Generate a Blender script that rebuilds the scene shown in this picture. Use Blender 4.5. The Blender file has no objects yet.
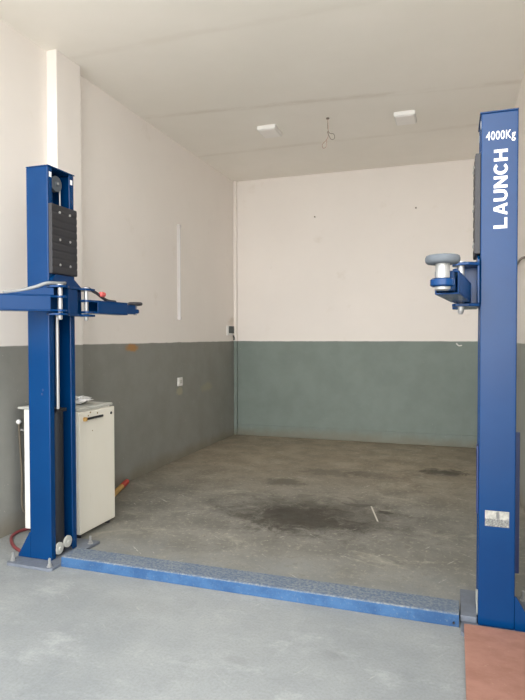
import bpy, bmesh, math, random
from mathutils import Vector, Matrix
random.seed(4)
S = bpy.context.scene
COL = S.collection
PI = math.pi
R = math.radians

# ------------------------------------------------------------------ materials
def srgb(r, g, b):
    f = lambda c: c / 12.92 if c <= .04045 else ((c + .055) / 1.055) ** 2.4
    return (f(r / 255), f(g / 255), f(b / 255), 1)

class NT:
    def __init__(s, name):
        s.m = bpy.data.materials.new(name); s.m.use_nodes = True
        s.t = s.m.node_tree; s.b = s.t.nodes['Principled BSDF']
    def n(s, typ, **kw):
        o = s.t.nodes.new(typ)
        for k, v in kw.items(): setattr(o, k, v)
        return o
    def l(s, a, b): s.t.links.new(a, b)
    def setb(s, rough=.5, metal=0, spec=.5, coat=0):
        s.b.inputs['Roughness'].default_value = rough
        s.b.inputs['Metallic'].default_value = metal
        s.b.inputs['Specular IOR Level'].default_value = spec
        s.b.inputs['Coat Weight'].default_value = coat
    def coords(s, obj=False):
        if obj: return s.n('ShaderNodeTexCoord').outputs['Object']
        return s.n('ShaderNodeNewGeometry').outputs['Position']
    def noise(s, vec, scale, detail=4, rough=.6, stretch=None, dist=0):
        if stretch:
            mp = s.n('ShaderNodeMapping'); mp.inputs['Scale'].default_value = stretch
            s.l(vec, mp.inputs['Vector']); vec = mp.outputs[0]
        k = s.n('ShaderNodeTexNoise'); k.inputs['Scale'].default_value = scale
        k.inputs['Detail'].default_value = detail; k.inputs['Roughness'].default_value = rough
        k.inputs['Distortion'].default_value = dist
        s.l(vec, k.inputs['Vector']); return k.outputs['Fac']
    def ramp(s, fac, a, b, lo=0, hi=1):
        k = s.n('ShaderNodeMapRange'); k.interpolation_type = 'SMOOTHSTEP'
        k.inputs['From Min'].default_value = a; k.inputs['From Max'].default_value = b
        k.inputs['To Min'].default_value = lo; k.inputs['To Max'].default_value = hi
        s.l(fac, k.inputs['Value']); return k.outputs[0]
    def math(s, op, a, b=None, clamp=False):
        k = s.n('ShaderNodeMath', operation=op); k.use_clamp = clamp
        for i, x in enumerate((a, b)):
            if x is None: continue
            if isinstance(x, (int, float)): k.inputs[i].default_value = x
            else: s.l(x, k.inputs[i])
        return k.outputs[0]
    def mix(s, fac, a, b):
        k = s.n('ShaderNodeMix', data_type='RGBA')
        if isinstance(fac, (int, float)): k.inputs[0].default_value = fac
        else: s.l(fac, k.inputs[0])
        for i, x in ((6, a), (7, b)):
            if isinstance(x, tuple): k.inputs[i].default_value = x
            else: s.l(x, k.inputs[i])
        return k.outputs[2]
    def sep(s, vec):
        k = s.n('ShaderNodeSeparateXYZ'); s.l(vec, k.inputs[0]); return k.outputs
    def color(s, c): 
        if isinstance(c, tuple): s.b.inputs['Base Color'].default_value = c
        else: s.l(c, s.b.inputs['Base Color'])
    def bump(s, h, strength=.2, dist=.01):
        k = s.n('ShaderNodeBump'); k.inputs['Strength'].default_value = strength
        k.inputs['Distance'].default_value = dist
        s.l(h, k.inputs['Height']); s.l(k.outputs[0], s.b.inputs['Normal'])
    def blob(s, xyz, cx, cy, rx, ry, axes=(0, 1), wob=None, amt=.5):
        """1 in the middle of an irregular patch, 0 outside"""
        a = s.math('DIVIDE', s.math('SUBTRACT', xyz[axes[0]], cx), rx)
        b = s.math('DIVIDE', s.math('SUBTRACT', xyz[axes[1]], cy), ry)
        d = s.math('SQRT', s.math('ADD', s.math('MULTIPLY', a, a), s.math('MULTIPLY', b, b)))
        if wob is not None: d = s.math('ADD', d, s.math('MULTIPLY', s.math('SUBTRACT', wob, .5), amt))
        return s.ramp(d, .35, 1.0, 1, 0)

def plain(name, c, rough=.5, metal=0, spec=.5, vary=.12, scale=14, coat=0, bump=.05):
    n = NT(name); v = n.coords(True)
    f = n.noise(v, scale)
    d = tuple(x * (1 - vary) for x in c[:3]) + (1,); u = tuple(min(1, x * (1 + vary)) for x in c[:3]) + (1,)
    n.color(n.mix(f, d, u)); n.setb(rough, metal, spec, coat)
    if bump: n.bump(n.noise(v, scale * 9, 2), bump, .002)
    return n.m

CREAM = srgb(235, 229, 223)
def wall_mat(name, low, seed, extra=None):
    n = NT(name); p = n.coords(); xyz = n.sep(p)
    big = n.noise(p, .7 + seed * .05, 5); fine = n.noise(p, 9, 5, .7); mott = n.noise(p, 2.7, 6, .65)
    # paint line is hand cut, a little wavy
    z = n.math('ADD', xyz[2], n.math('MULTIPLY', n.math('SUBTRACT', n.noise(p, 3, 3), .5), .018))
    up = n.ramp(z, 1.503, 1.513)
    cr = n.mix(n.ramp(big, .3, .7), tuple(x * .965 for x in CREAM[:3]) + (1,), CREAM)
    cr = n.mix(n.ramp(mott, .60, .75, 0, .25), cr, srgb(205, 194, 178))
    lo2 = tuple(x * .93 for x in low[:3]) + (1,); lo3 = tuple(min(1, x * 1.06) for x in low[:3]) + (1,)
    lc = n.mix(n.ramp(mott, .3, .7), lo2, lo3)
    # scuffs and wash marks on the grey part
    sc = n.noise(p, 5, 6, .7, (1, 1, .45))
    lc = n.mix(n.ramp(sc, .62, .8, 0, .35), lc, tuple(min(1, x * 1.5) for x in low[:3]) + (1,))
    lc = n.mix(n.ramp(n.noise(p, 38, 2), .71, .76, 0, .45), lc, srgb(205, 200, 185))
    # splashed dirt just above the floor
    dirt = n.math('MULTIPLY', n.ramp(n.math('ADD', xyz[2], n.math('MULTIPLY', mott, .25)), .12, .32, 1, 0), .55)
    lc = n.mix(dirt, lc, srgb(122, 112, 92))
    c = n.mix(up, lc, cr)
    if extra: c = extra(n, p, xyz, c, fine, mott)
    n.color(c); n.setb(.62, 0, .35); n.bump(n.math('ADD', fine, n.math('MULTIPLY', big, 2)), .12, .01)
    return n.m

def left_extra(n, p, xyz, c, fine, mott):
    # orange primer patch on the paint line and chipped spots by the outlet
    m = n.blob(xyz, 5.47, 1.462, .17, .055, (1, 2), fine, 1.2)
    c = n.mix(n.math('MULTIPLY', m, .8), c, srgb(176, 122, 52))
    m = n.blob(xyz, 6.62, .872, .12, .07, (1, 2), fine, 1.9)
    c = n.mix(n.math('MULTIPLY', m, .7), c, srgb(168, 160, 135))
    m = n.blob(xyz, 7.46, .86, .26, .08, (1, 2), fine, 1.9)
    c = n.mix(n.math('MULTIPLY', m, .45), c, srgb(160, 152, 125))
    m = n.blob(xyz, 8.42, 1.80, .16, .12, (1, 2), fine, 1.6)
    c = n.mix(n.math('MULTIPLY', m, .35), c, srgb(176, 150, 118))
    return c

def floor_mat():
    n = NT('worn concrete'); p = n.coords(); xyz = n.sep(p)
    w = n.noise(p, 1.1, 6, .65); w2 = n.noise(p, 3.5, 6, .7); w3 = n.noise(p, 14, 5, .7); f = n.noise(p, 70, 3, .7)
    clean = n.mix(n.ramp(w, .3, .7), srgb(137, 141, 142), srgb(155, 158, 157))
    clean = n.mix(n.ramp(w2, .52, .72, 0, .35), clean, srgb(126, 130, 130))
    clean = n.mix(n.ramp(n.noise(p, 2.2, 7, .75, (1, 1.6, 1)), .50, .74, 0, .5), clean, srgb(184, 186, 184))
    # dirt tramped in behind the cable cover
    dy = n.math('ADD', xyz[1], n.math('MULTIPLY', n.math('SUBTRACT', w, .5), 1.2))
    inn = n.ramp(dy, 3.0, 4.1); deep = n.ramp(dy, 4.6, 7.2)
    brown = n.mix(n.ramp(w2, .3, .7), srgb(106, 104, 97), srgb(140, 138, 130))
    brown2 = n.mix(n.ramp(w2, .35, .65), srgb(122, 112, 95), srgb(162, 152, 134))
    c = n.mix(inn, clean, n.mix(deep, brown, brown2))
    # long worn streaks where tyres have rubbed
    st = n.noise(p, 2.2, 8, .8, (1, 1.5, 1), .8)
    c = n.mix(n.math('MULTIPLY', n.math('MULTIPLY', n.ramp(st, .52, .68), inn), .55), c, srgb(172, 168, 152))
    sp = n.noise(p, 24, 4, .75); c = n.mix(n.math('MULTIPLY', n.ramp(sp, .54, .68), n.math('MULTIPLY', inn, .55)), c, srgb(180, 174, 156))
    c = n.mix(n.math('MULTIPLY', n.ramp(n.noise(p, 7, 6, .8), .52, .7), n.math('MULTIPLY', inn, .5)), c, srgb(88, 82, 70))
    ow = n.noise(p, 5, 9, .82, None, .5)
    # oil stains
    for cx, cy, rx, ry, k in ((-1.30, 4.80, .62, .50, .85), (-1.2, 4.9, 1.15, .75, .5), (-1.0, 4.7, .5, .3, .4), (-1.75, 5.9, .32, .2, .55),
                              (-1.4, 6.45, .55, .22, .45), (-.1, 6.9, .36, .2, .8), (-.6, 5.15, .09, .07, .7), (-.85, 5.3, .16, .07, .5), (-.9, 6.5, .4, .2, .4)):
        c = n.mix(n.math('MULTIPLY', n.blob(xyz, cx, cy, rx, ry, (0, 1), ow, 2.6), k), c, srgb(58, 53, 45))
    # faint drips and blotches on the clean part
    for cx, cy, rx, ry, k in ((-.55, 2.75, .1, .06, .2), (-1.0, 2.55, .08, .05, .15), (-1.75, 2.9, .35, .12, .12)):
        c = n.mix(n.math('MULTIPLY', n.blob(xyz, cx, cy, rx, ry, (0, 1), w2, 1.6), k), c, srgb(92, 94, 92))
    # white scratches
    rot = n.n('ShaderNodeMapping'); rot.inputs['Rotation'].default_value = (0, 0, .55); n.l(p, rot.inputs['Vector'])
    s1 = n.noise(rot.outputs[0], 5, 3, .5, (9, .7, 1)); rot2 = n.n('ShaderNodeMapping'); rot2.inputs['Rotation'].default_value = (0, 0, -.9); n.l(p, rot2.inputs['Vector'])
    s2 = n.noise(rot2.outputs[0], 4, 3, .5, (10, .6, 1))
    sm = n.math('MAXIMUM', n.ramp(s1, .67, .74), n.ramp(s2, .67, .74))
    c = n.mix(n.math('MULTIPLY', n.math('MULTIPLY', sm, n.ramp(w3, .45, .55)), n.ramp(inn, 0, 1, .18, .6)), c, srgb(215, 212, 200))
    a = n.math('ADD', n.math('MULTIPLY', n.math('ADD', xyz[1], -5.09), .27), n.math('ADD', xyz[0], .675))
    one = n.math('MULTIPLY', n.ramp(n.math('ABSOLUTE', a), .003, .010, 1, 0), n.ramp(n.math('ABSOLUTE', n.math('ADD', xyz[1], -5.09)), .19, .23, 1, 0))
    c = n.mix(n.math('MULTIPLY', one, .8), c, srgb(215, 212, 198))
    c = n.mix(n.ramp(f, .35, .75, 0, .22), c, srgb(96, 92, 84))
    n.color(c); n.setb(.7, 0, .3)
    n.l(n.ramp(w2, .3, .7, .5, .8), n.b.inputs['Roughness'])
    n.bump(n.math('ADD', w3, f), .12, .006)
    return n.m

def ceiling_mat():
    n = NT('ceiling panels'); p = n.coords(); xyz = n.sep(p)
    w = n.noise(p, .8, 5); w2 = n.noise(p, 4, 5, .7, (.3, 1, 1))
    c = n.mix(n.ramp(w, .3, .7), srgb(241, 237, 229), srgb(246, 242, 235))
    for y0, sl, k in ((5.93, .10, .24), (7.2, 0, .14), (4.3, .0, .08)):
        y = n.math('SUBTRACT', n.math('ADD', xyz[1], n.math('MULTIPLY', n.math('SUBTRACT', w2, .5), .16)), y0)
        y = n.math('SUBTRACT', y, n.math('MULTIPLY', n.math('ADD', xyz[0], 1.3), sl))
        band = n.math('MULTIPLY', n.ramp(n.math('ABSOLUTE', y), .01, .075, 1, 0), n.ramp(w2, .35, .6))
        c = n.mix(n.math('MULTIPLY', band, k), c, srgb(176, 160, 136))
    n.color(c); n.setb(.5, 0, .35); n.bump(w2, .03, .01)
    return n.m

def blue_paint():
    n = NT('blue gloss paint'); v = n.coords(True)
    f = n.noise(v, 3, 4); g = n.noise(v, 60, 2); s = n.noise(v, 22, 4, .7)
    c = n.mix(f, srgb(1, 46, 92), srgb(3, 58, 108))
    c = n.mix(n.ramp(s, .72, .78, 0, .35), c, srgb(20, 42, 88))
    n.color(c); n.setb(.24, 0, .27)
    n.bump(g, .05, .002)
    return n.m

def dusty_plate():
    n = NT('dusty blue checker plate'); v = n.coords(); xyz = n.sep(v)
    w = n.noise(v, 6, 6, .7); fine = n.noise(v, 60, 3, .7)
    nrm = n.sep(n.n('ShaderNodeNewGeometry').outputs['True Normal'])
    top = n.ramp(nrm[2], .5, .9)
    blue = n.mix(n.ramp(w, .35, .65), srgb(30, 70, 112), srgb(52, 90, 130))
    blue = n.mix(n.ramp(fine, .55, .75, 0, .45), blue, srgb(110, 120, 130))
    # dust settles on what faces up
    dust = n.mix(n.ramp(fine, .35, .7), srgb(84, 100, 120), srgb(134, 138, 138))
    c = n.mix(n.math('MULTIPLY', top, n.ramp(w, .2, .7, .75, 1)), blue, dust)
    n.color(c); n.setb(.6, 0, .4)
    # raised lozenges
    k = n.n('ShaderNodeTexVoronoi'); k.inputs['Scale'].default_value = 45; n.l(v, k.inputs['Vector'])
    n.bump(n.ramp(k.outputs['Distance'], .1, .4, 1, 0), .35, .003)
    return n.m

def wood_board():
    n = NT('red film plywood'); v = n.coords(True); xyz = n.sep(v)
    g = n.noise(v, 5, 6, .7, (1, 1.8, 1)); w = n.noise(v, 2.2, 5, .6); f = n.noise(v, 55, 3)
    c = n.mix(n.ramp(g, .3, .7), srgb(150, 108, 92), srgb(168, 124, 108))
    c = n.mix(n.ramp(w, .55, .72, 0, .6), c, srgb(128, 76, 64))
    c = n.mix(n.ramp(f, .62, .75, 0, .35), c, srgb(196, 160, 140))
    c = n.mix(n.math('MULTIPLY', n.blob(xyz, .16, .22, .17, .2, (0, 1), g, 1.2), .5), c, srgb(108, 68, 66))
    n.color(c); n.setb(.6, 0, .35); n.bump(f, .08, .003)
    return n.m

def fridge_paint():
    n = NT('cream enamel'); v = n.coords(); xyz = n.sep(v)
    st = n.noise(v, 9, 5, .7, (1, 3, .22)); w = n.noise(v, 3, 4)
    c = n.mix(w, srgb(222, 216, 200), srgb(230, 226, 214))
    m = n.math('MULTIPLY', n.ramp(st, .60, .74), n.ramp(xyz[2], .15, .7, .5, .12))
    c = n.mix(m, c, srgb(150, 142, 122))
    n.color(c); n.setb(.4, 0, .5); return n.m

def name_plate():
    n = NT('engraved metal plate'); v = n.coords(True); xyz = n.sep(v)   # object space: x across, z up, centre 0
    w = n.noise(v, 45, 5, .7); w2 = n.noise(v, 110, 3, .7, (1, 1, 2.2))
    c = n.mix(n.ramp(w, .35, .65), srgb(150, 149, 142), srgb(186, 183, 174))
    low = n.ramp(n.math('ADD', xyz[2], n.math('MULTIPLY', n.math('SUBTRACT', w, .5), .02)), -.004, .002, 1, 0)
    c = n.mix(n.math('MULTIPLY', low, .85), c, n.mix(n.ramp(w2, .4, .6), srgb(80, 82, 82), srgb(146, 146, 142)))
    t = n.blob(xyz, .004, .018, .013, .034, (0, 2), w, .5)
    c = n.mix(n.math('MULTIPLY', t, .85), c, srgb(92, 94, 96))
    n.color(c); n.setb(.35, .25, .5); return n.m

M = {}
M['blue'] = blue_paint()
M['navy'] = plain('dark blue paint', srgb(24, 44, 92), .4)
M['rubber'] = plain('black rubber', srgb(44, 44, 48), .55, 0, .5, .15, 20)
M['pad_rubber'] = plain('grey rubber', srgb(92, 98, 104), .7, 0, .35, .15, 30)
M['dark'] = plain('black steel', srgb(30, 31, 36), .5)
M['steel'] = plain('zinc steel', srgb(168, 168, 166), .4, .5, .5, .1, 30)
M['chrome'] = plain('polished rod', srgb(190, 190, 190), .3, .5, .5, .05)
M['white'] = plain('white plastic', srgb(232, 231, 228), .45, 0, .5, .04)
M['rust_pipe'] = plain('dull rusty pipe', srgb(104, 96, 82), .6, .1, .4, .35, 25)
M['tube'] = plain('grey white tube', srgb(206, 202, 200), .4, 0, .5, .04)
M['lettering'] = plain('white vinyl', srgb(244, 246, 248), .5, 0, .5, .02, bump=0)
M['plate'] = dusty_plate()
M['board'] = wood_board()
M['base'] = plain('scuffed grey blue plate', srgb(106, 112, 122), .6, .0, .4, .3, 22)
M['fridge'] = fridge_paint()
M['fridge_side'] = plain('white enamel', srgb(236, 234, 226), .4, 0, .5, .04)
M['worktop'] = plain('grey laminate', srgb(186, 186, 178), .5, 0, .4, .12, 8)
M['nameplate'] = name_plate()
M['hose_red'] = plain('dusty red rubber', srgb(122, 56, 58), .6, 0, .4, .3, 12)
M['hose_grey'] = plain('grey hose', srgb(140, 142, 142), .5)
M['wood'] = plain('raw wood', srgb(196, 156, 92), .6, 0, .4, .2, 12)
M['red'] = plain('red paint', srgb(186, 58, 44), .5)
M['pink_red'] = plain('faded red rubber', srgb(206, 92, 88), .5)
M['bag'] = plain('clear plastic bag', srgb(206, 206, 204), .3, 0, .6, .1, 20)
M['box_dark'] = plain('dark grey switch cover', srgb(66, 72, 72), .5)
M['wire_pink'] = plain('copper pink wire', srgb(186, 154, 136), .5)
M['wire_dark'] = plain('dark wire', srgb(120, 108, 98), .5)
M['diffuser'] = plain('frosted lamp cover', srgb(246, 243, 240), .35, 0, .5, .03)
M['brass'] = plain('old brass', srgb(140, 112, 62), .4, .4)
TEAL = srgb(121, 132, 126); GREY = srgb(135, 135, 129)
M['wall_left'] = wall_mat('left wall paint', GREY, 1, left_extra)
M['wall_back'] = wall_mat('back wall paint', TEAL, 2)
M['wall_right'] = wall_mat('right wall paint', srgb(146, 148, 142), 3)
M['floor'] = floor_mat()
M['ceiling'] = ceiling_mat()
M['apron'] = plain('driveway concrete', srgb(188, 186, 180), .8, 0, .3, .1, 1.5, 0, .1)

# ------------------------------------------------------------------ mesh helpers
class MB:
    def __init__(s): s.bm = bmesh.new()
    def box(s, x0, x1, y0, y1, z0, z1, mat=None):
        vs = [s.bm.verts.new((x, y, z)) for x in (x0, x1) for y in (y0, y1) for z in (z0, z1)]
        if mat is not None:
            for v in vs: v.co = mat @ v.co
        for q in ((0, 1, 3, 2), (4, 6, 7, 5), (0, 4, 5, 1), (2, 3, 7, 6), (0, 2, 6, 4), (1, 5, 7, 3)):
            s.bm.faces.new([vs[i] for i in q])
        return s
    def prism(s, pts, ax, a, b):
        """extrude a polygon (2D points in the two other axes, in order) along axis ax from a to b"""
        def co(p, t):
            c = list(p); c.insert(ax, t); return c
        A = [s.bm.verts.new(co(p, a)) for p in pts]; B = [s.bm.verts.new(co(p, b)) for p in pts]
        s.bm.faces.new(A); s.bm.faces.new(B[::-1])
        for i in range(len(pts)):
            j = (i + 1) % len(pts); s.bm.faces.new((A[i], B[i], B[j], A[j]))
        return s
    def lathe(s, prof, c, axis='z', n=32):
        """prof: (r, t) pairs along the axis; closed at both ends"""
        rings = []
        for r, t in prof:
            ring = []
            for k in range(n):
                a = 2 * PI * k / n; u, v = r * math.cos(a), r * math.sin(a)
                p = {'z': (u, v, t), 'x': (t, u, v), 'y': (u, t, v)}[axis]
                ring.append(s.bm.verts.new((c[0] + p[0], c[1] + p[1], c[2] + p[2])))
            rings.append(ring)
        for A, B in zip(rings, rings[1:]):
            for k in range(n):
                j = (k + 1) % n; s.bm.faces.new((A[k], A[j], B[j], B[k]))
        s.bm.faces.new(rings[0][::-1]); s.bm.faces.new(rings[-1])
        return s
    def cyl(s, c, r, t0, t1, axis='z', n=24, bev=.08):
        b = min(r * bev * 2, abs(t1 - t0) * .25)
        return s.lathe([(r - b, t0), (r, t0 + b), (r, t1 - b), (r - b, t1)], c, axis, n)
    def tube(s, pts, r, n=10, smooth=6):
        P = [Vector(p) for p in pts]
        if smooth and len(P) > 2:
            Q = []
            for i in range(len(P) - 1):
                p0, p1, p2, p3 = P[max(i - 1, 0)], P[i], P[i + 1], P[min(i + 2, len(P) - 1)]
                for k in range(smooth):
                    t = k / smooth
                    Q.append(.5 * ((2 * p1) + (p2 - p0) * t + (2 * p0 - 5 * p1 + 4 * p2 - p3) * t * t + (3 * p1 - p0 - 3 * p2 + p3) * t ** 3))
            P = Q + [P[-1]]
        rings = []
        up = Vector((.13, .21, .97))
        for i, p in enumerate(P):
            d = (P[min(i + 1, len(P) - 1)] - P[max(i - 1, 0)]).normalized()
            u = d.cross(up)
            if u.length < 1e-3: u = d.cross(Vector((1, 0, 0)))
            u.normalize(); w = d.cross(u)
            rr = r[i * (len(r) - 1) // max(1, len(P) - 1)] if isinstance(r, (list, tuple)) else r
            rings.append([s.bm.verts.new(p + (u * math.cos(2 * PI * k / n) + w * math.sin(2 * PI * k / n)) * rr) for k in range(n)])
        for A, B in zip(rings, rings[1:]):
            for k in range(n):
                j = (k + 1) % n; s.bm.faces.new((A[k], A[j], B[j], B[k]))
        s.bm.faces.new(rings[0][::-1]); s.bm.faces.new(rings[-1])
        return s
    def xf(s, mat):
        for v in s.bm.verts: v.co = mat @ v.co
        return s
    def build(s, name, mat, parent=None, bevel=0, seg=2, smooth=False, loc=None):
        bmesh.ops.recalc_face_normals(s.bm, faces=s.bm.faces[:])
        me = bpy.data.meshes.new(name); s.bm.to_mesh(me); s.bm.free()
        me.materials.append(mat)
        if smooth:
            me.polygons.foreach_set('use_smooth', [True] * len(me.polygons))
            me.set_sharp_from_angle(angle=R(40))
        o = bpy.data.objects.new(name, me); COL.objects.link(o)
        if parent: o.parent = parent
        if loc: o.location = loc
        if bevel:
            b = o.modifiers.new('edge', 'BEVEL'); b.width = bevel; b.segments = seg; b.limit_method = 'ANGLE'
            b.harden_normals = False
        return o

def tag(o, label, cat, group=None):
    o['label'] = label; o['category'] = cat
    if group: o['group'] = group
    return o
def thing(name, loc, label, cat, group=None):
    o = bpy.data.objects.new(name, None); COL.objects.link(o); o.location = loc
    return tag(o, label, cat, group)
def struct(o): o['kind'] = 'structure'; return o
def copy_tree(o, parent=None):
    c = o.copy(); COL.objects.link(c)
    if parent: c.parent = parent
    for ch in list(o.children): copy_tree(ch, c)
    return c

# ------------------------------------------------------------------ the room
XL, XR, YB, YF, H = -3.374, .598, 8.553, 1.3, 4.06
T = .2
struct(MB().box(XL - T, XR + T, YF, YB + T, -.15, 0).build('floor', M['floor']))
struct(MB().box(XL - T, XR + T, YF, YB + T, H, H + T).build('ceiling', M['ceiling']))
struct(MB().box(XL - T, XL, YF, YB + T, 0, H).build('wall_left', M['wall_left']))
struct(MB().box(XR, XR + T, YF, YB + T, 0, H).build('wall_right', M['wall_right']))
struct(MB().box(XL, XR, YB, YB + T, 0, H).build('wall_back', M['wall_back']))
struct(MB().box(XL, -3.268, 4.126, 4.462, 0, H).build('wall_pillar', M['wall_left'], bevel=.006))
struct(MB().box(XL, XR, YB - .025, YB, 0, .172).build('baseboard_back', M['wall_back'], bevel=.006))
struct(MB().box(XL, XL + .055, YB - .05, YB, 0, H).build('trim_1', M['wall_back'], bevel=.01))
struct(MB().box(-16, 14, -16, YF, -.15, -.001).build('driveway', M['apron']))

# ------------------------------------------------------------------ two post lift
def text_obj(name, body, size, parent, mat, loc, rot, width, bold=.012):
    cu = bpy.data.curves.new(name, 'FONT'); cu.body = body; cu.size = size; cu.extrude = .0008
    cu.offset = bold * size; cu.space_character = 1.08; cu.align_x = 'CENTER'; cu.align_y = 'CENTER'; cu.resolution_u = 4
    tmp = bpy.data.objects.new(name + ' curve', cu); COL.objects.link(tmp)
    bpy.context.view_layer.update()
    dg = bpy.context.evaluated_depsgraph_get()
    me = bpy.data.meshes.new_from_object(tmp.evaluated_get(dg))
    bpy.data.objects.remove(tmp); bpy.data.curves.remove(cu)
    xs = [v.co.x for v in me.vertices]; ys = [v.co.y for v in me.vertices]
    cx, cy = (min(xs) + max(xs)) / 2, (min(ys) + max(ys)) / 2; k = width / (max(xs) - min(xs)); ky = size / (max(ys) - min(ys))
    for v in me.vertices: v.co.x = (v.co.x - cx) * k; v.co.y = (v.co.y - cy) * ky
    me.materials.clear(); me.materials.append(mat)
    o = bpy.data.objects.new(name, me); COL.objects.link(o); o.parent = parent; o.location = loc; o.rotation_euler = rot
    return o

def swing_arm(root, pin, end, w, z0, z1, L1, pad_r, inner_w, name_label=None, pad_z=None, pad_h=.042, cup=.026, lift=0):
    """telescoping arm from its hinge pin towards the pad; xy in the post's own space"""
    px, py = pin; ex, ey = end
    d = Vector((ex - px, ey - py, 0)); L = d.length; a = math.atan2(d.y, d.x)
    X = Matrix.Translation((px, py, 0)) @ Matrix.Rotation(a, 4, 'Z')
    arm = MB()
    # outer sleeve: open box section with rounded lip, and two lugs round the pin
    t = .008
    arm.box(.07, L1, -w, w, z1 - t, z1); arm.box(.07, L1, -w, w, z0, z0 + t)
    arm.box(.07, L1, -w, -w + t, z0 + t, z1 - t); arm.box(.07, L1, w - t, w, z0 + t, z1 - t)
    for za, zb in ((z1 - .016, z1 - .0005), (z0 + .0005, z0 + .016)):
        pts = [(.075, -w * .98), (.075, w * .98)] + [(.045 * math.cos(q) - .0, .045 * math.sin(q)) for q in [R(60 + 30 * k) for k in range(9)]]
        arm.prism(pts, 2, za, zb)
    arm.xf(X)
    o = arm.build('swing_arm', M['blue'], root, .003)
    if lift:
        g = MB()
        for q in (-w, w - t): g.prism([(.05, z1), (.05, lift), (.10, lift), (.32, z1 + .004), (.34, z1)], 1, q, q + t)
        g.box(.05, .09, -w + t, w - t, lift - .012, lift)
        g.xf(X).build('hinge_cheeks', M['blue'], o, .002)
    zi0, zi1 = z0 + .012, z1 - .014
    inn = MB().box(L1 - .15, L - cup - .012, -inner_w, inner_w, zi0, zi1).xf(X).build('arm_extension', M['blue'], o, .004)
    # cup at the end of the extension
    cz0, cz1 = zi0 + .008, zi0 + .042
    MB().lathe([(cup + .006, cz0), (cup + .014, cz0 + .006), (cup + .014, cz1 - .006), (cup + .006, cz1)], (L, 0, 0)).xf(X).build('pad_cup', M['blue'], o, smooth=True)
    pz = pad_z or z1 + .03
    MB().lathe([(cup * .75, cz0 - .014), (cup * .9, cz0 - .01), (cup * .9, cz0 + .004), (cup * .82, cz0 + .004), (cup * .82, pz + .002)], (L, 0, 0)).xf(X).build('pad_screw', M['steel'], o, smooth=True)
    pad = MB().lathe([(pad_r * .86, pz), (pad_r * .97, pz + .006), (pad_r, pz + .014), (pad_r, pz + pad_h - .012), (pad_r * .95, pz + pad_h - .003), (pad_r * .86, pz + pad_h), (pad_r * .8, pz + pad_h - .005), (.01, pz + pad_h - .005)], (L, 0, 0), n=48).xf(X)
    return o, X, pad

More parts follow.
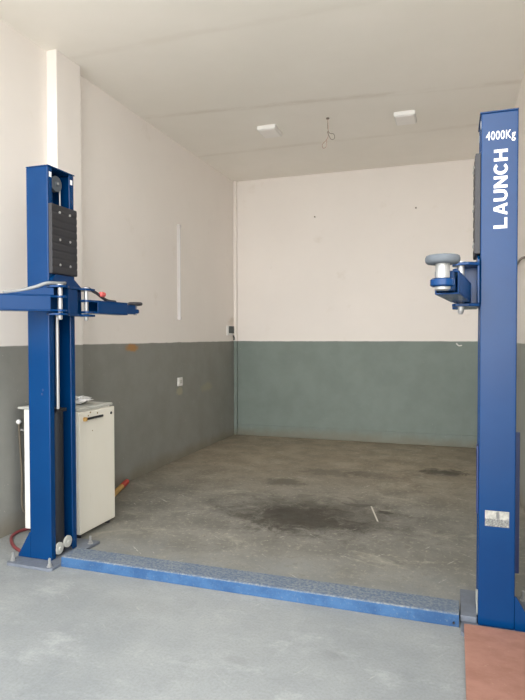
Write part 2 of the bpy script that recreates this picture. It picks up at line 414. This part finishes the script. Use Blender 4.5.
def lift_post(name, ox, oy, s, label, guard_z):
    root = thing(name, (ox, oy, 0), label, 'car lift post', 'posts of the two post car lift')
    hx, hy, zt = .091, .142, 2.755
    f = lambda x: x * s
    bt = .02
    # C shaped column: web outside, flanges front and back, lips leaving a slot inwards
    t, lip = .012, .05
    pts = [(-hx, -hy), (hx, -hy), (hx, -hy + lip), (hx - t, -hy + lip), (hx - t, -hy + t), (-hx + t, -hy + t), (-hx + t, hy - t), (hx - t, hy - t), (hx - t, hy - lip), (hx, hy - lip), (hx, hy), (-hx, hy)]
    col = MB().prism([(f(x), y) for x, y in pts], 2, bt, zt).build('column', M['blue'], root, .006, 2)
    MB().box(min(f(-hx), f(hx + .006)), max(f(-hx), f(hx + .006)), -hy - .002, hy + .004, zt, zt + .008).build('column_cap', M['blue'], root, .002)
    # little white stickers on the lips under the cap
    if 1:
        for y in (-hy + .027, hy - .03):
            MB().box(min(f(hx), f(hx + .0015)), max(f(hx), f(hx + .0015)), y - .012, y + .012, zt - .07, zt - .035).build('sticker', M['lettering'], root)
    # foot: plate, gussets, anchor bolts
    px0, px1, py0, py1 = -.205, .178, -.262, .30
    base = MB().prism([(f(px0), py0 + .02), (f(px0 + .02), py0), (f(px1 - .02), py0), (f(px1), py0 + .02), (f(px1), py1), (f(px0), py1)], 2, 0, bt).build('base_plate', M['base'], root, .003)
    for yy in (-hy + .001,):
        MB().prism([(f(-hx), bt), (f(-hx - .105), bt), (f(-hx - .105), bt + .012), (f(-hx - .008), .20), (f(-hx), .20)], 1, yy, yy + .01).build('gusset', M['blue'], root, .002)
    bolts = [(px0 + .03, py0 + .045), (px1 - .035, py0 + .035), (px1 - .035, py1 - .07), (px0 + .03, py1 - .05)]
    if s < 0: bolts = [bolts[3], (px0 + .03, py0 + .3)]
    for bx, by in bolts:
        MB().cyl((f(bx), by, 0), .02, bt, bt + .004, n=20).lathe([(.014, bt + .004), (.015, bt + .008), (.015, bt + .018), (.009, bt + .02), (.009, bt + .055), (.007, bt + .058)], (f(bx), by, 0), n=6).build('anchor_bolt', M['steel'], base)
    # pulley and cable at the head, sheaves at the foot, hydraulic ram
    pu = MB().lathe([(.012, -.02), (.055, -.018), (.057, -.012), (.05, -.004), (.05, .004), (.057, .012), (.055, .018), (.018, .02), (.016, .028)], (f(.028), .01, 2.672), 'x', 32).build('head_pulley', M['pad_rubber'], root, smooth=True)
    MB().cyl((f(.04), .01, 2.672), .009, -.02, .022, 'x', 12).build('pulley_axle', M['steel'], pu)
    MB().tube([(f(.03), .062, 2.672), (f(.03), .064, 2.4)], .006, 8, 0).build('lifting_cable', M['steel'], root, smooth=True)
    MB().cyl((f(.018), -.0, 0), .056, bt, 1.06, n=28, bev=.05).build('hydraulic_cylinder', M['dark'], root, smooth=True)
    MB().cyl((f(.068), -.03, 0), .0125, 1.06, 1.74, n=16).build('ram_rod', M['chrome'], root, smooth=True)
    MB().box(min(f(-.02), f(.083)), max(f(-.02), f(.083)), -.06, .05, 1.045, 1.07).build('rod_bracket', M['dark'], root, .003)
    for yy, zz in ((-.058, .08), (.036, .098)):
        MB().lathe([(.02, -.008), (.040, -.008), (.042, -.006), (.038, 0), (.042, .006), (.040, .008), (.014, .009), (.012, .014)], (f(.088), yy, zz), 'x', 32).build('cable_sheave', M['worktop'], root, smooth=True)
    # carriage
    g0, g1 = guard_z
    car = MB().box(min(f(-.07), f(.075)), max(f(-.07), f(.075)), .0 - .088, .088, 1.745, g1 - .02).build('carriage', M['navy'], root, .004)
    wv = []
    nb = 9; hh = (g1 - g0) / nb
    for k in range(nb):
        za = g0 + k * hh
        wv += [(f(.1175), za), (f(.121), za + hh * .18), (f(.121), za + hh * .74), (f(.118), za + hh * .95)]
    MB().prism([(f(.092), g0), *wv, (f(.118), g1), (f(.092), g1)], 1, -.138, .136).build('door_guard', M['rubber'], car, .002)
    for zz in (g0 + .065, (g0 + g1) / 2, g1 - .05):
        for yy in (-.055, .055):
            MB().lathe([(.009, .115), (.009, .124), (.006, .127)], (f(0), yy, zz), 'x', 12).xf(Matrix.Scale(s, 4, (1, 0, 0))).build('guard_bolt', M['steel'], car)
    # bracket: gusset apron, top plate, bottom plate, web and two pins
    br = MB()
    zb0, zb1, zt0, zt1 = (1.728, 1.744, 1.916, 1.932) if s > 0 else (1.738, 1.754, 1.955, 1.971)
    br.prism([(-.088, g0 + .0), (.088, g0 + .0), (.20, zt1 + .014), (.20, zt1), (-.17, zt1), (-.17, zt1 + .014)], 0, f(.094), f(.106))
    for a, b in ((zb0, zb1), (zt0, zt1)):
        br.prism([(f(.094), -.17), (f(.15), -.205), (f(.215), -.195), (f(.232), -.165), (f(.232), -.12), (f(.20), -.06), (f(.20), .06), (f(.232), .12), (f(.232), .19), (f(.21), .215), (f(.15), .225), (f(.094), .20)], 2, a, b)
    br.box(min(f(.094), f(.185)), max(f(.094), f(.185)), -.055, .05, zb1, zt0)
    br.box(min(f(.094), f(.106)), max(f(.094), f(.106)), -.17, .20, zb1, zt0)
    brk = br.build('arm_bracket', M['blue'], root, .003)
    for yy in (-.143, .147):
        MB().lathe([(.010, zb0 - .03), (.014, zb0 - .024), (.016, zb0 - .02), (.016, zt1 + .002), (.022, zt1 + .002), (.022, zt1 + .008), (.018, zt1 + .01)], (f(.186), yy, 0), n=20).build('hinge_pin', M['chrome'], brk, smooth=True)
    return root, f

# ---- left post
lp, f = lift_post('lift_post', -2.745, 3.388, 1, 'left blue steel lift post with open slot side facing and black ribbed guard', (2.02, 2.50))
pin = (.186, -.143)
a, X, pad = swing_arm(lp, pin, (pin[0] - .62, pin[1] - .70), .054, 1.752, 1.862, .66, .06, .042, pad_z=1.875, lift=1.91)
pad.build('lift_pad', M['rubber'], a, smooth=True)
pin = (.186, .147)
a2, X, pad = swing_arm(lp, pin, (.243, .725), .05, 1.752, 1.85, .42, .06, .03, pad_z=1.838, pad_h=.026, cup=.018)
pad.build('lift_pad', M['rubber'], a2, smooth=True)
o = MB().tube([(.19, .17, 1.935), (.205, .25, 1.905), (.215, .36, 1.86), (.22, .47, 1.853)], .012, 8).build('arm_strap', M['rubber'], a2, smooth=True)
o = MB().lathe([(.006, -.03), (.018, -.024), (.021, 0), (.018, .024), (.006, .03)], (.218, .30, 1.90), 'y', 14).build('lock_knob', M['pink_red'], a2, smooth=True)
o['label'] = 'faded red knob'
MB().tube([(-.04, -.42, 1.872), (.02, -.34, 1.886), (.09, -.27, 1.915), (.14, -.215, 1.943), (.165, -.10, 1.95), (.13, -.02, 1.96)], .012, 10).build('hydraulic_hose', M['hose_grey'], lp, smooth=True)
for x, z in ((.034, 1.212), (.025, 1.183)):
    MB().cyl((x, -.142, z), .0085, -.0015, .004, 'y', 12).build('rivet', M['navy'], lp)

# ---- right post
rp, f = lift_post('lift_post', .2147, 3.388, -1, 'blue steel car lift post on the right with white lettering and a small metal plate', (2.02, 2.55))
pin = (f(.180), -.143)
a, X, pad = swing_arm(rp, pin, (-.05 - .2147, 2.40 - 3.388), .05, 1.758, 1.858, .70, .068, .036, pad_z=1.870, pad_h=.034, cup=.034)
pad.build('lift_pad', M['pad_rubber'], a, smooth=True)
# a length of pressed plate low on the outer and inner sides
MB().box(f(-.091) + .0, f(-.091) + .045, .12, .14, .225, 1.035).build('outer_stiffener', M['navy'], rp, .003)
MB().box(f(.1015), f(.0912), -.12, -.04, .62, .985).build('slot_cover', M['navy'], rp, .003)
text_obj('capacity_lettering', '4000Kg', .060, rp, M['lettering'], (.0045, -.1428, 2.626), (PI / 2, 0, 0), .143, .004)
# maker's name in heavy block capitals, read upwards: (u along the word, v across it) in letter units
def arc(cx, cy, rx, ry, a0, a1, n=14): return [(cx + rx * math.cos(R(a0 + (a1 - a0) * k / n)), cy + ry * math.sin(R(a0 + (a1 - a0) * k / n))) for k in range(n + 1)]
def strip(mb, outer, inner, put):
    for (a, b), (c, d) in zip(zip(outer, outer[1:]), zip(inner, inner[1:])): mb.prism([put(a), put(b), put(d), put(c)], 1, -.1431, -.142)
def maker():
    w, st, gap = .90, .235, .13
    mb = MB(); u0 = 0; K = .412 / (6 * w + 5 * gap + .04); V = .0665
    for ch in 'LAUNCH':
        put = lambda p, u0=u0: (.2205 - .2147 + (.5 - p[1]) * V, 2.352 - .206 + (u0 + p[0]) * K)
        poly = lambda pts: mb.prism([put(p) for p in pts], 1, -.1431, -.142)
        rect = lambda a, b, c, d: poly([(a, c), (b, c), (b, d), (a, d)])
        ww = w
        if ch == 'L': rect(0, st, 0, 1); rect(st, w * .92, 0, .19)
        if ch == 'A':
            ww = w + .04; m = ww / 2
            poly([(0, 0), (st, 0), (m + .0, .78), (m, 1), (m - .13, 1)]); poly([(ww, 0), (ww - st, 0), (m, .78), (m, 1), (m + .13, 1)])
            rect(.2, ww - .2, .2, .36)
        if ch == 'U':
            rect(0, st, .36, 1); rect(w - st, w, .36, 1)
            strip(mb, arc(w / 2, .36, w / 2, .37, 180, 360), arc(w / 2, .36, w / 2 - st, .18, 180, 360), put)
        if ch == 'N':
            rect(0, st * .95, 0, 1); rect(w - st * .95, w, 0, 1); poly([(st * .95, 1), (st * .95, .62), (w - st * .95, 0), (w - st * .95, .38)])
        if ch == 'C': strip(mb, arc(w / 2, .5, w / 2 + .02, .515, 40, 320, 24), arc(w / 2, .5, w / 2 - st, .325, 40, 320, 24), put)
        if ch == 'H': rect(0, st, 0, 1); rect(w - st, w, 0, 1); rect(st, w - st, .41, .6)
        u0 += ww + gap
    return mb
maker().build('maker_lettering', M['lettering'], rp)
npl = MB().box(-.0595, .0595, -.0015, .0, -.042, .042).build('name_plate', M['nameplate'], rp, .0, loc=(.2155 - .2147, -.1421, .607))
npl['label'] = 'silver grey metal plate with an engraved picture'
for x in (-.052, .052):
    MB().lathe([(.0045, -.004), (.0045, -.0015)], (x, 0, -.035), 'y', 10).build('rivet', M['steel'], npl)

# ---- cable cover across the floor
cov = thing('cable_cover', (-1.25, 3.325, 0), 'long low blue checker plate cover on the floor running between both lift posts', 'floor cable cover')
MB().prism([(-.097, .0), (-.091, .064), (-.08, .07), (.08, .07), (.094, .06), (.098, .0)], 0, -1.314, 1.278).build('cover_plate', M['plate'], cov, .002)
MB().box(-.18, -.096, -.128, .035, .0205, .055).build('cable_guide', M['base'], rp, .004)
MB().lathe([(.006, -.105), (.006, -.0945)], (1.25, 0, .022), 'y', 10).build('screw', M['dark'], cov)

# ------------------------------------------------------------------ red plywood board
bd = MB().prism([(-.27, -.62), (.265, -.62), (.265, .62), (-.27, .62)], 2, -.009, .009).build('plywood_board', M['board'], None, .002)
bd.location = (.323, 2.582, .0205); bd.rotation_euler = (R(1.0), 0, 0)
tag(bd, 'reddish brown plywood board lying on the floor before the lettered lift post', 'board')

# ------------------------------------------------------------------ old fridge
fr = thing('small_fridge', (-3.0, 3.94, 0), 'old cream small fridge standing on the floor behind the left lift post', 'fridge')
def F3(x0, x1, y0, y1, z0, z1): return MB().box(x0 + 3.0, x1 + 3.0, y0 - 3.94, y1 - 3.94, z0, z1)
F3(-3.255, -2.788, 3.722, 4.165, .05, .998).build('body', M['fridge_side'], fr, .006)
F3(-3.285, -2.788, 3.706, 3.7215, .035, .998).build('side_panel', M['fridge_side'], fr, .003)
door = F3(-2.784, -2.757, 3.706, 4.186, .035, .99).build('door', M['fridge'], fr, .006, 3)
F3(-3.256, -2.772, 3.704, 4.184, 1.0, 1.02).build('top_panel', M['worktop'], fr, .004)
F3(-3.345, -3.258, 3.704, 4.115, 1.0, 1.018).build('rear_shelf', M['worktop'], fr, .003)
F3(-3.2655, -3.256, 3.73, 4.11, .08, .97).build('rear_grille', M['dark'], fr)
c = MB()
for k in range(7):
    y = 3.745 - 3.94 + k * .055
    c.tube([(-.302, y, .12), (-.302, y, .93)], .006, 8, 0)
c.tube([(-.302, 3.745 - 3.94, .93), (-.302, 4.075 - 3.94, .93)], .006, 8, 0); c.tube([(-.302, 3.745 - 3.94, .12), (-.302, 4.075 - 3.94, .12)], .006, 8, 0)
c.build('condenser_coil', M['dark'], fr, smooth=True)
pp = MB().tube([(-.352, 3.722 - 3.94, .885), (-.345, 3.722 - 3.94, .80), (-.338, 3.722 - 3.94, .66), (-.325, 3.722 - 3.94, .45), (-.325, 3.722 - 3.94, .2), (-.29, 3.75 - 3.94, .14)], .008, 8).build('drain_pipe', M['rust_pipe'], fr, smooth=True)
pp2 = MB().lathe([(.004, -.02), (.015, -.014), (.021, 0), (.015, .014), (.004, .02)], (-.352, 3.722 - 3.94, .892), 'z', 16).build('ball_end', M['white'], pp, smooth=True)
MB().cyl((-.319, 3.722 - 3.94, .828), .010, -.012, .02, 'x', 12).build('pipe_clip', M['steel'], pp)
for x in (-.22, .2):
    for y in (-.2, .19):
        MB().cyl((x, y, 0), .022, 0, .055, n=16).build('foot', M['dark'], fr, smooth=True)
h = MB().box(.255, .266, 3.775 - 3.94, 3.995 - 3.94, .926, .944).box(.24, .258, 3.80 - 3.94, 3.815 - 3.94, .929, .941).box(.24, .258, 3.965 - 3.94, 3.98 - 3.94, .929, .941).build('handle', M['dark'], door, .003)
MB().box(.243, .268, 3.752 - 3.94, 3.778 - 3.94, .918, .95).build('handle_end', M['wood'], h, .004)
for y, z, r in ((3.848, .978, .007), (3.942, .962, .007), (3.872, .828, .004), (3.82, .955, .005)):
    MB().cyl((.2425, y - 3.94, z), r, 0, .004, 'x', 10).build('screw', M['brass'], door)
MB().cyl((.2425, 4.135 - 3.94, .938), .012, 0, .006, 'x', 14).build('lock', M['dark'], door)

# crumpled bag on the fridge
bg = bmesh.new(); bmesh.ops.create_icosphere(bg, subdivisions=4, radius=1)
from mathutils import noise as mn
for v in bg.verts:
    p = v.co.copy(); k = 1 + .35 * mn.noise(p * 2.1) + .22 * mn.noise(p * 5.3) + .1 * mn.noise(p * 11)
    v.co = Vector((p.x * .16 * k, p.y * .14 * k, max(0, .034 + p.z * .034 * (k + .4 * mn.noise(p * 3.3)))))
b = MB(); b.bm.free(); b.bm = bg
bag = b.build('plastic_bag', M['bag'], None, smooth=True, loc=(-3.03, 3.955, 1.0205))
tag(bag, 'crumpled pale plastic bag lying on top of the old fridge', 'bag')

# red hose looping out from behind the fridge
hs = MB().tube([(-3.20, 3.86, .013), (-3.27, 3.80, .013), (-3.325, 3.70, .013), (-3.30, 3.58, .013), (-3.21, 3.475, .013), (-3.10, 3.39, .013), (-2.985, 3.335, .013), ], .0115, 12).build('hose', M['hose_red'], None, smooth=True)
tag(hs, 'dusty red hose looping over the floor between fridge and left lift post', 'hose')

# stick with a red end lying by the wall
sx = Vector((-3.09, 4.52, .029)); ex = Vector((-3.335, 5.30, .029)); dd = ex - sx
st = thing('wooden_stick', sx, 'wooden stick with red painted end lying on the floor behind the fridge', 'stick')
ob = MB().tube([(0, 0, 0), tuple(dd * .72)], .027, 14, 0).build('shaft', M['wood'], st, smooth=True)
MB().tube([tuple(dd * .72), tuple(dd * .9), tuple(dd * .98), tuple(dd)], [.0285, .0285, .025, .015], 14, 0).build('painted_end', M['red'], st, smooth=True)['label'] = 'red painted end'

# ------------------------------------------------------------------ left wall fittings
cd = thing('light_tube', (XL, 6.585, 1.795), 'slim white vertical tube fixed on the cream left wall', 'wall tube')
MB().box(-.002, .018, -.02, .02, .03, 1.185).build('batten', M['tube'], cd, .004)
MB().cyl((.026, 0, 0), .013, .035, 1.18, n=16).build('tube', M['tube'], cd, smooth=True)
for z in (0, 1.182):
    MB().box(-.002, .042, -.022, .022, z, z + .036).build('end_cap', M['tube'], cd, .005)
ol = thing('power_outlet', (XL, 6.61, 1.0), 'small white wall outlet on the grey left wall', 'outlet')
MB().box(0, .014, -.065, .065, -.055, .055).build('plate', M['white'], ol, .005)
MB().box(.014, .022, -.03, .03, -.022, .022).build('socket', M['worktop'], ol, .003)
sw = thing('switch_box', (XL, 8.34, 1.675), 'dark faced switch box with white rim on left wall near back corner', 'switch box')
MB().box(0, .02, -.135, .11, -.075, .075).build('rim', M['white'], sw, .006)
MB().box(.02, .036, -.085, .105, -.042, .07).build('cover', M['box_dark'], sw, .006)
MB().tube([(.02, .11, -.075), (.025, .125, -.12), (.02, .13, -.15)], .012, 8).build('cable_tail', M['box_dark'], sw, smooth=True)

# nails on the back wall
for i, (x, z, lab) in enumerate(((-2.045, 3.409, 'rusty nail high on the cream back wall, left one of two'), (-.549, 3.435, 'rusty nail high on the cream back wall, right one of two'))):
    nl = MB().cyl((0, 0, 0), .011, -.03, .02, 'y', 10).build('nail', M['wire_dark'], None, loc=(x, YB, z))
    tag(nl, lab, 'nail', 'nails in the back wall')
hk = MB().tube([(0, 0, 0), (0, -.03, -.005), (.03, -.035, -.03), (.07, -.03, -.025)], .008, 8).build('hook', M['white'], None, loc=(.02, YB, 1.475))
tag(hk, 'small white hook on the back wall paint line beside the lettered lift post', 'hook')

# slack cable on the right wall
cb = MB().tube([(0, 1.35, -.03), (-.012, .95, -.02), (-.015, .55, 0), (-.015, .30, .005), (-.012, 0, -.02), (0, -.25, -.04)], .011, 8).build('slack_cable', M['wire_dark'], None, smooth=True, loc=(XR - .003, 5.55, 2.30))
tag(cb, 'thin dark cable strung on the right wall beside the lettered lift post', 'cable')

# ------------------------------------------------------------------ ceiling
def lamp(x, y, label):
    l = thing('ceiling_light', (x, y, H), label, 'ceiling light', 'ceiling lights')
    MB().box(-.115, .115, -.15, .15, -.05, 0).build('housing', M['white'], l, .01)
    MB().box(-.10, .10, -.135, .135, -.056, -.05).build('diffuser', M['diffuser'], l, .004)
    return l
l1 = lamp(-2.115, 6.53, 'white square surface light on the ceiling, left of the dangling wires')
l2 = copy_tree(l1); l2.location = (-.545, 6.63, H)
l2['label'] = 'white square surface light on the ceiling, right of the dangling wires'
dw = thing('dangling_wires', (-1.386, 6.414, H), 'loose thin pinkish wires dangling from a hole in the ceiling', 'wires')
MB().cyl((0, 0, 0), .02, -.012, 0, n=14).build('ceiling_rose', M['wire_dark'], dw, smooth=True)
MB().tube([(0, 0, 0), (.004, 0, -.10), (.003, .01, -.2), (-.02, 0, -.25), (-.06, 0, -.29), (-.055, .01, -.33), (-.02, 0, -.32), (-.01, -.01, -.24)], .0032, 6).build('wire', M['wire_pink'], dw, smooth=True)
MB().tube([(.002, .004, 0), (0, .004, -.11), (.02, 0, -.17), (.07, 0, -.19), (.075, .01, -.235), (.04, 0, -.245), (.01, 0, -.19), (-.005, 0, -.15)], .0032, 6).build('wire', M['wire_dark'], dw, smooth=True)

# ------------------------------------------------------------------ light and camera
w = bpy.data.worlds.new('overcast sky'); S.world = w; w.use_nodes = True
t = w.node_tree; bgn = t.nodes['Background']
tc = t.nodes.new('ShaderNodeTexCoord'); dt = t.nodes.new('ShaderNodeVectorMath'); dt.operation = 'DOT_PRODUCT'
t.links.new(tc.outputs['Generated'], dt.inputs[0]); dt.inputs[1].default_value = Vector((.05, -1, .12)).normalized()
# overcast sky with a broad hazy glow low over the street in front of the garage
rp_ = t.nodes.new('ShaderNodeValToRGB'); t.links.new(dt.outputs['Value'], rp_.inputs[0])
e0, e1 = rp_.color_ramp.elements
e0.position = 0; e0.color = (.17, .185, .20, 1); e1.position = 1; e1.color = (1, .985, .97, 1)
for q, c in ((.5, (.30, .315, .33, 1)), (.8, (.62, .63, .64, 1))):
    e = rp_.color_ramp.elements.new(q); e.color = c
t.links.new(rp_.outputs[0], bgn.inputs['Color']); bgn.inputs['Strength'].default_value = 7.0
su = bpy.data.lights.new('bounce_sun', 'SUN'); su.energy = 9.0; su.angle = R(2); su.color = (1, .96, .9)
so = bpy.data.objects.new('bounce_sun', su); COL.objects.link(so); so.location = (0, 14, 14)
so.rotation_euler = Vector((.08, -.35, -.93)).to_track_quat('-Z', 'Y').to_euler()   # added, from behind the building: bounce off the driveway brightens the bay ceiling

cam = bpy.data.cameras.new('camera'); co = bpy.data.objects.new('camera', cam); COL.objects.link(co); S.camera = co
fpx, yaw, pit, rol = 568.845, R(18.722), R(1.3506), R(-.1221)
cam.sensor_fit = 'VERTICAL'; cam.sensor_height = 36; cam.lens = 36 * fpx / 700; cam.clip_start = .05
fw = Vector((-math.sin(yaw) * math.cos(pit), math.cos(yaw) * math.cos(pit), -math.sin(pit)))
rt = Vector((math.cos(yaw), math.sin(yaw), 0)); up = rt.cross(fw)
rt, up = rt * math.cos(rol) + up * math.sin(rol), up * math.cos(rol) - rt * math.sin(rol)
mw = Matrix.Identity(4)
for i in range(3): mw[i][0] = rt[i]; mw[i][1] = up[i]; mw[i][2] = -fw[i]
mw[2][3] = 1.58
co.matrix_world = mw

S.view_settings.view_transform = 'Standard'; S.view_settings.look = 'None'; S.view_settings.gamma = 1
S.view_settings.use_curve_mapping = False
S.view_settings.exposure = 0.28
S.cycles.max_bounces = 12; S.cycles.diffuse_bounces = 8; S.cycles.use_denoising = True
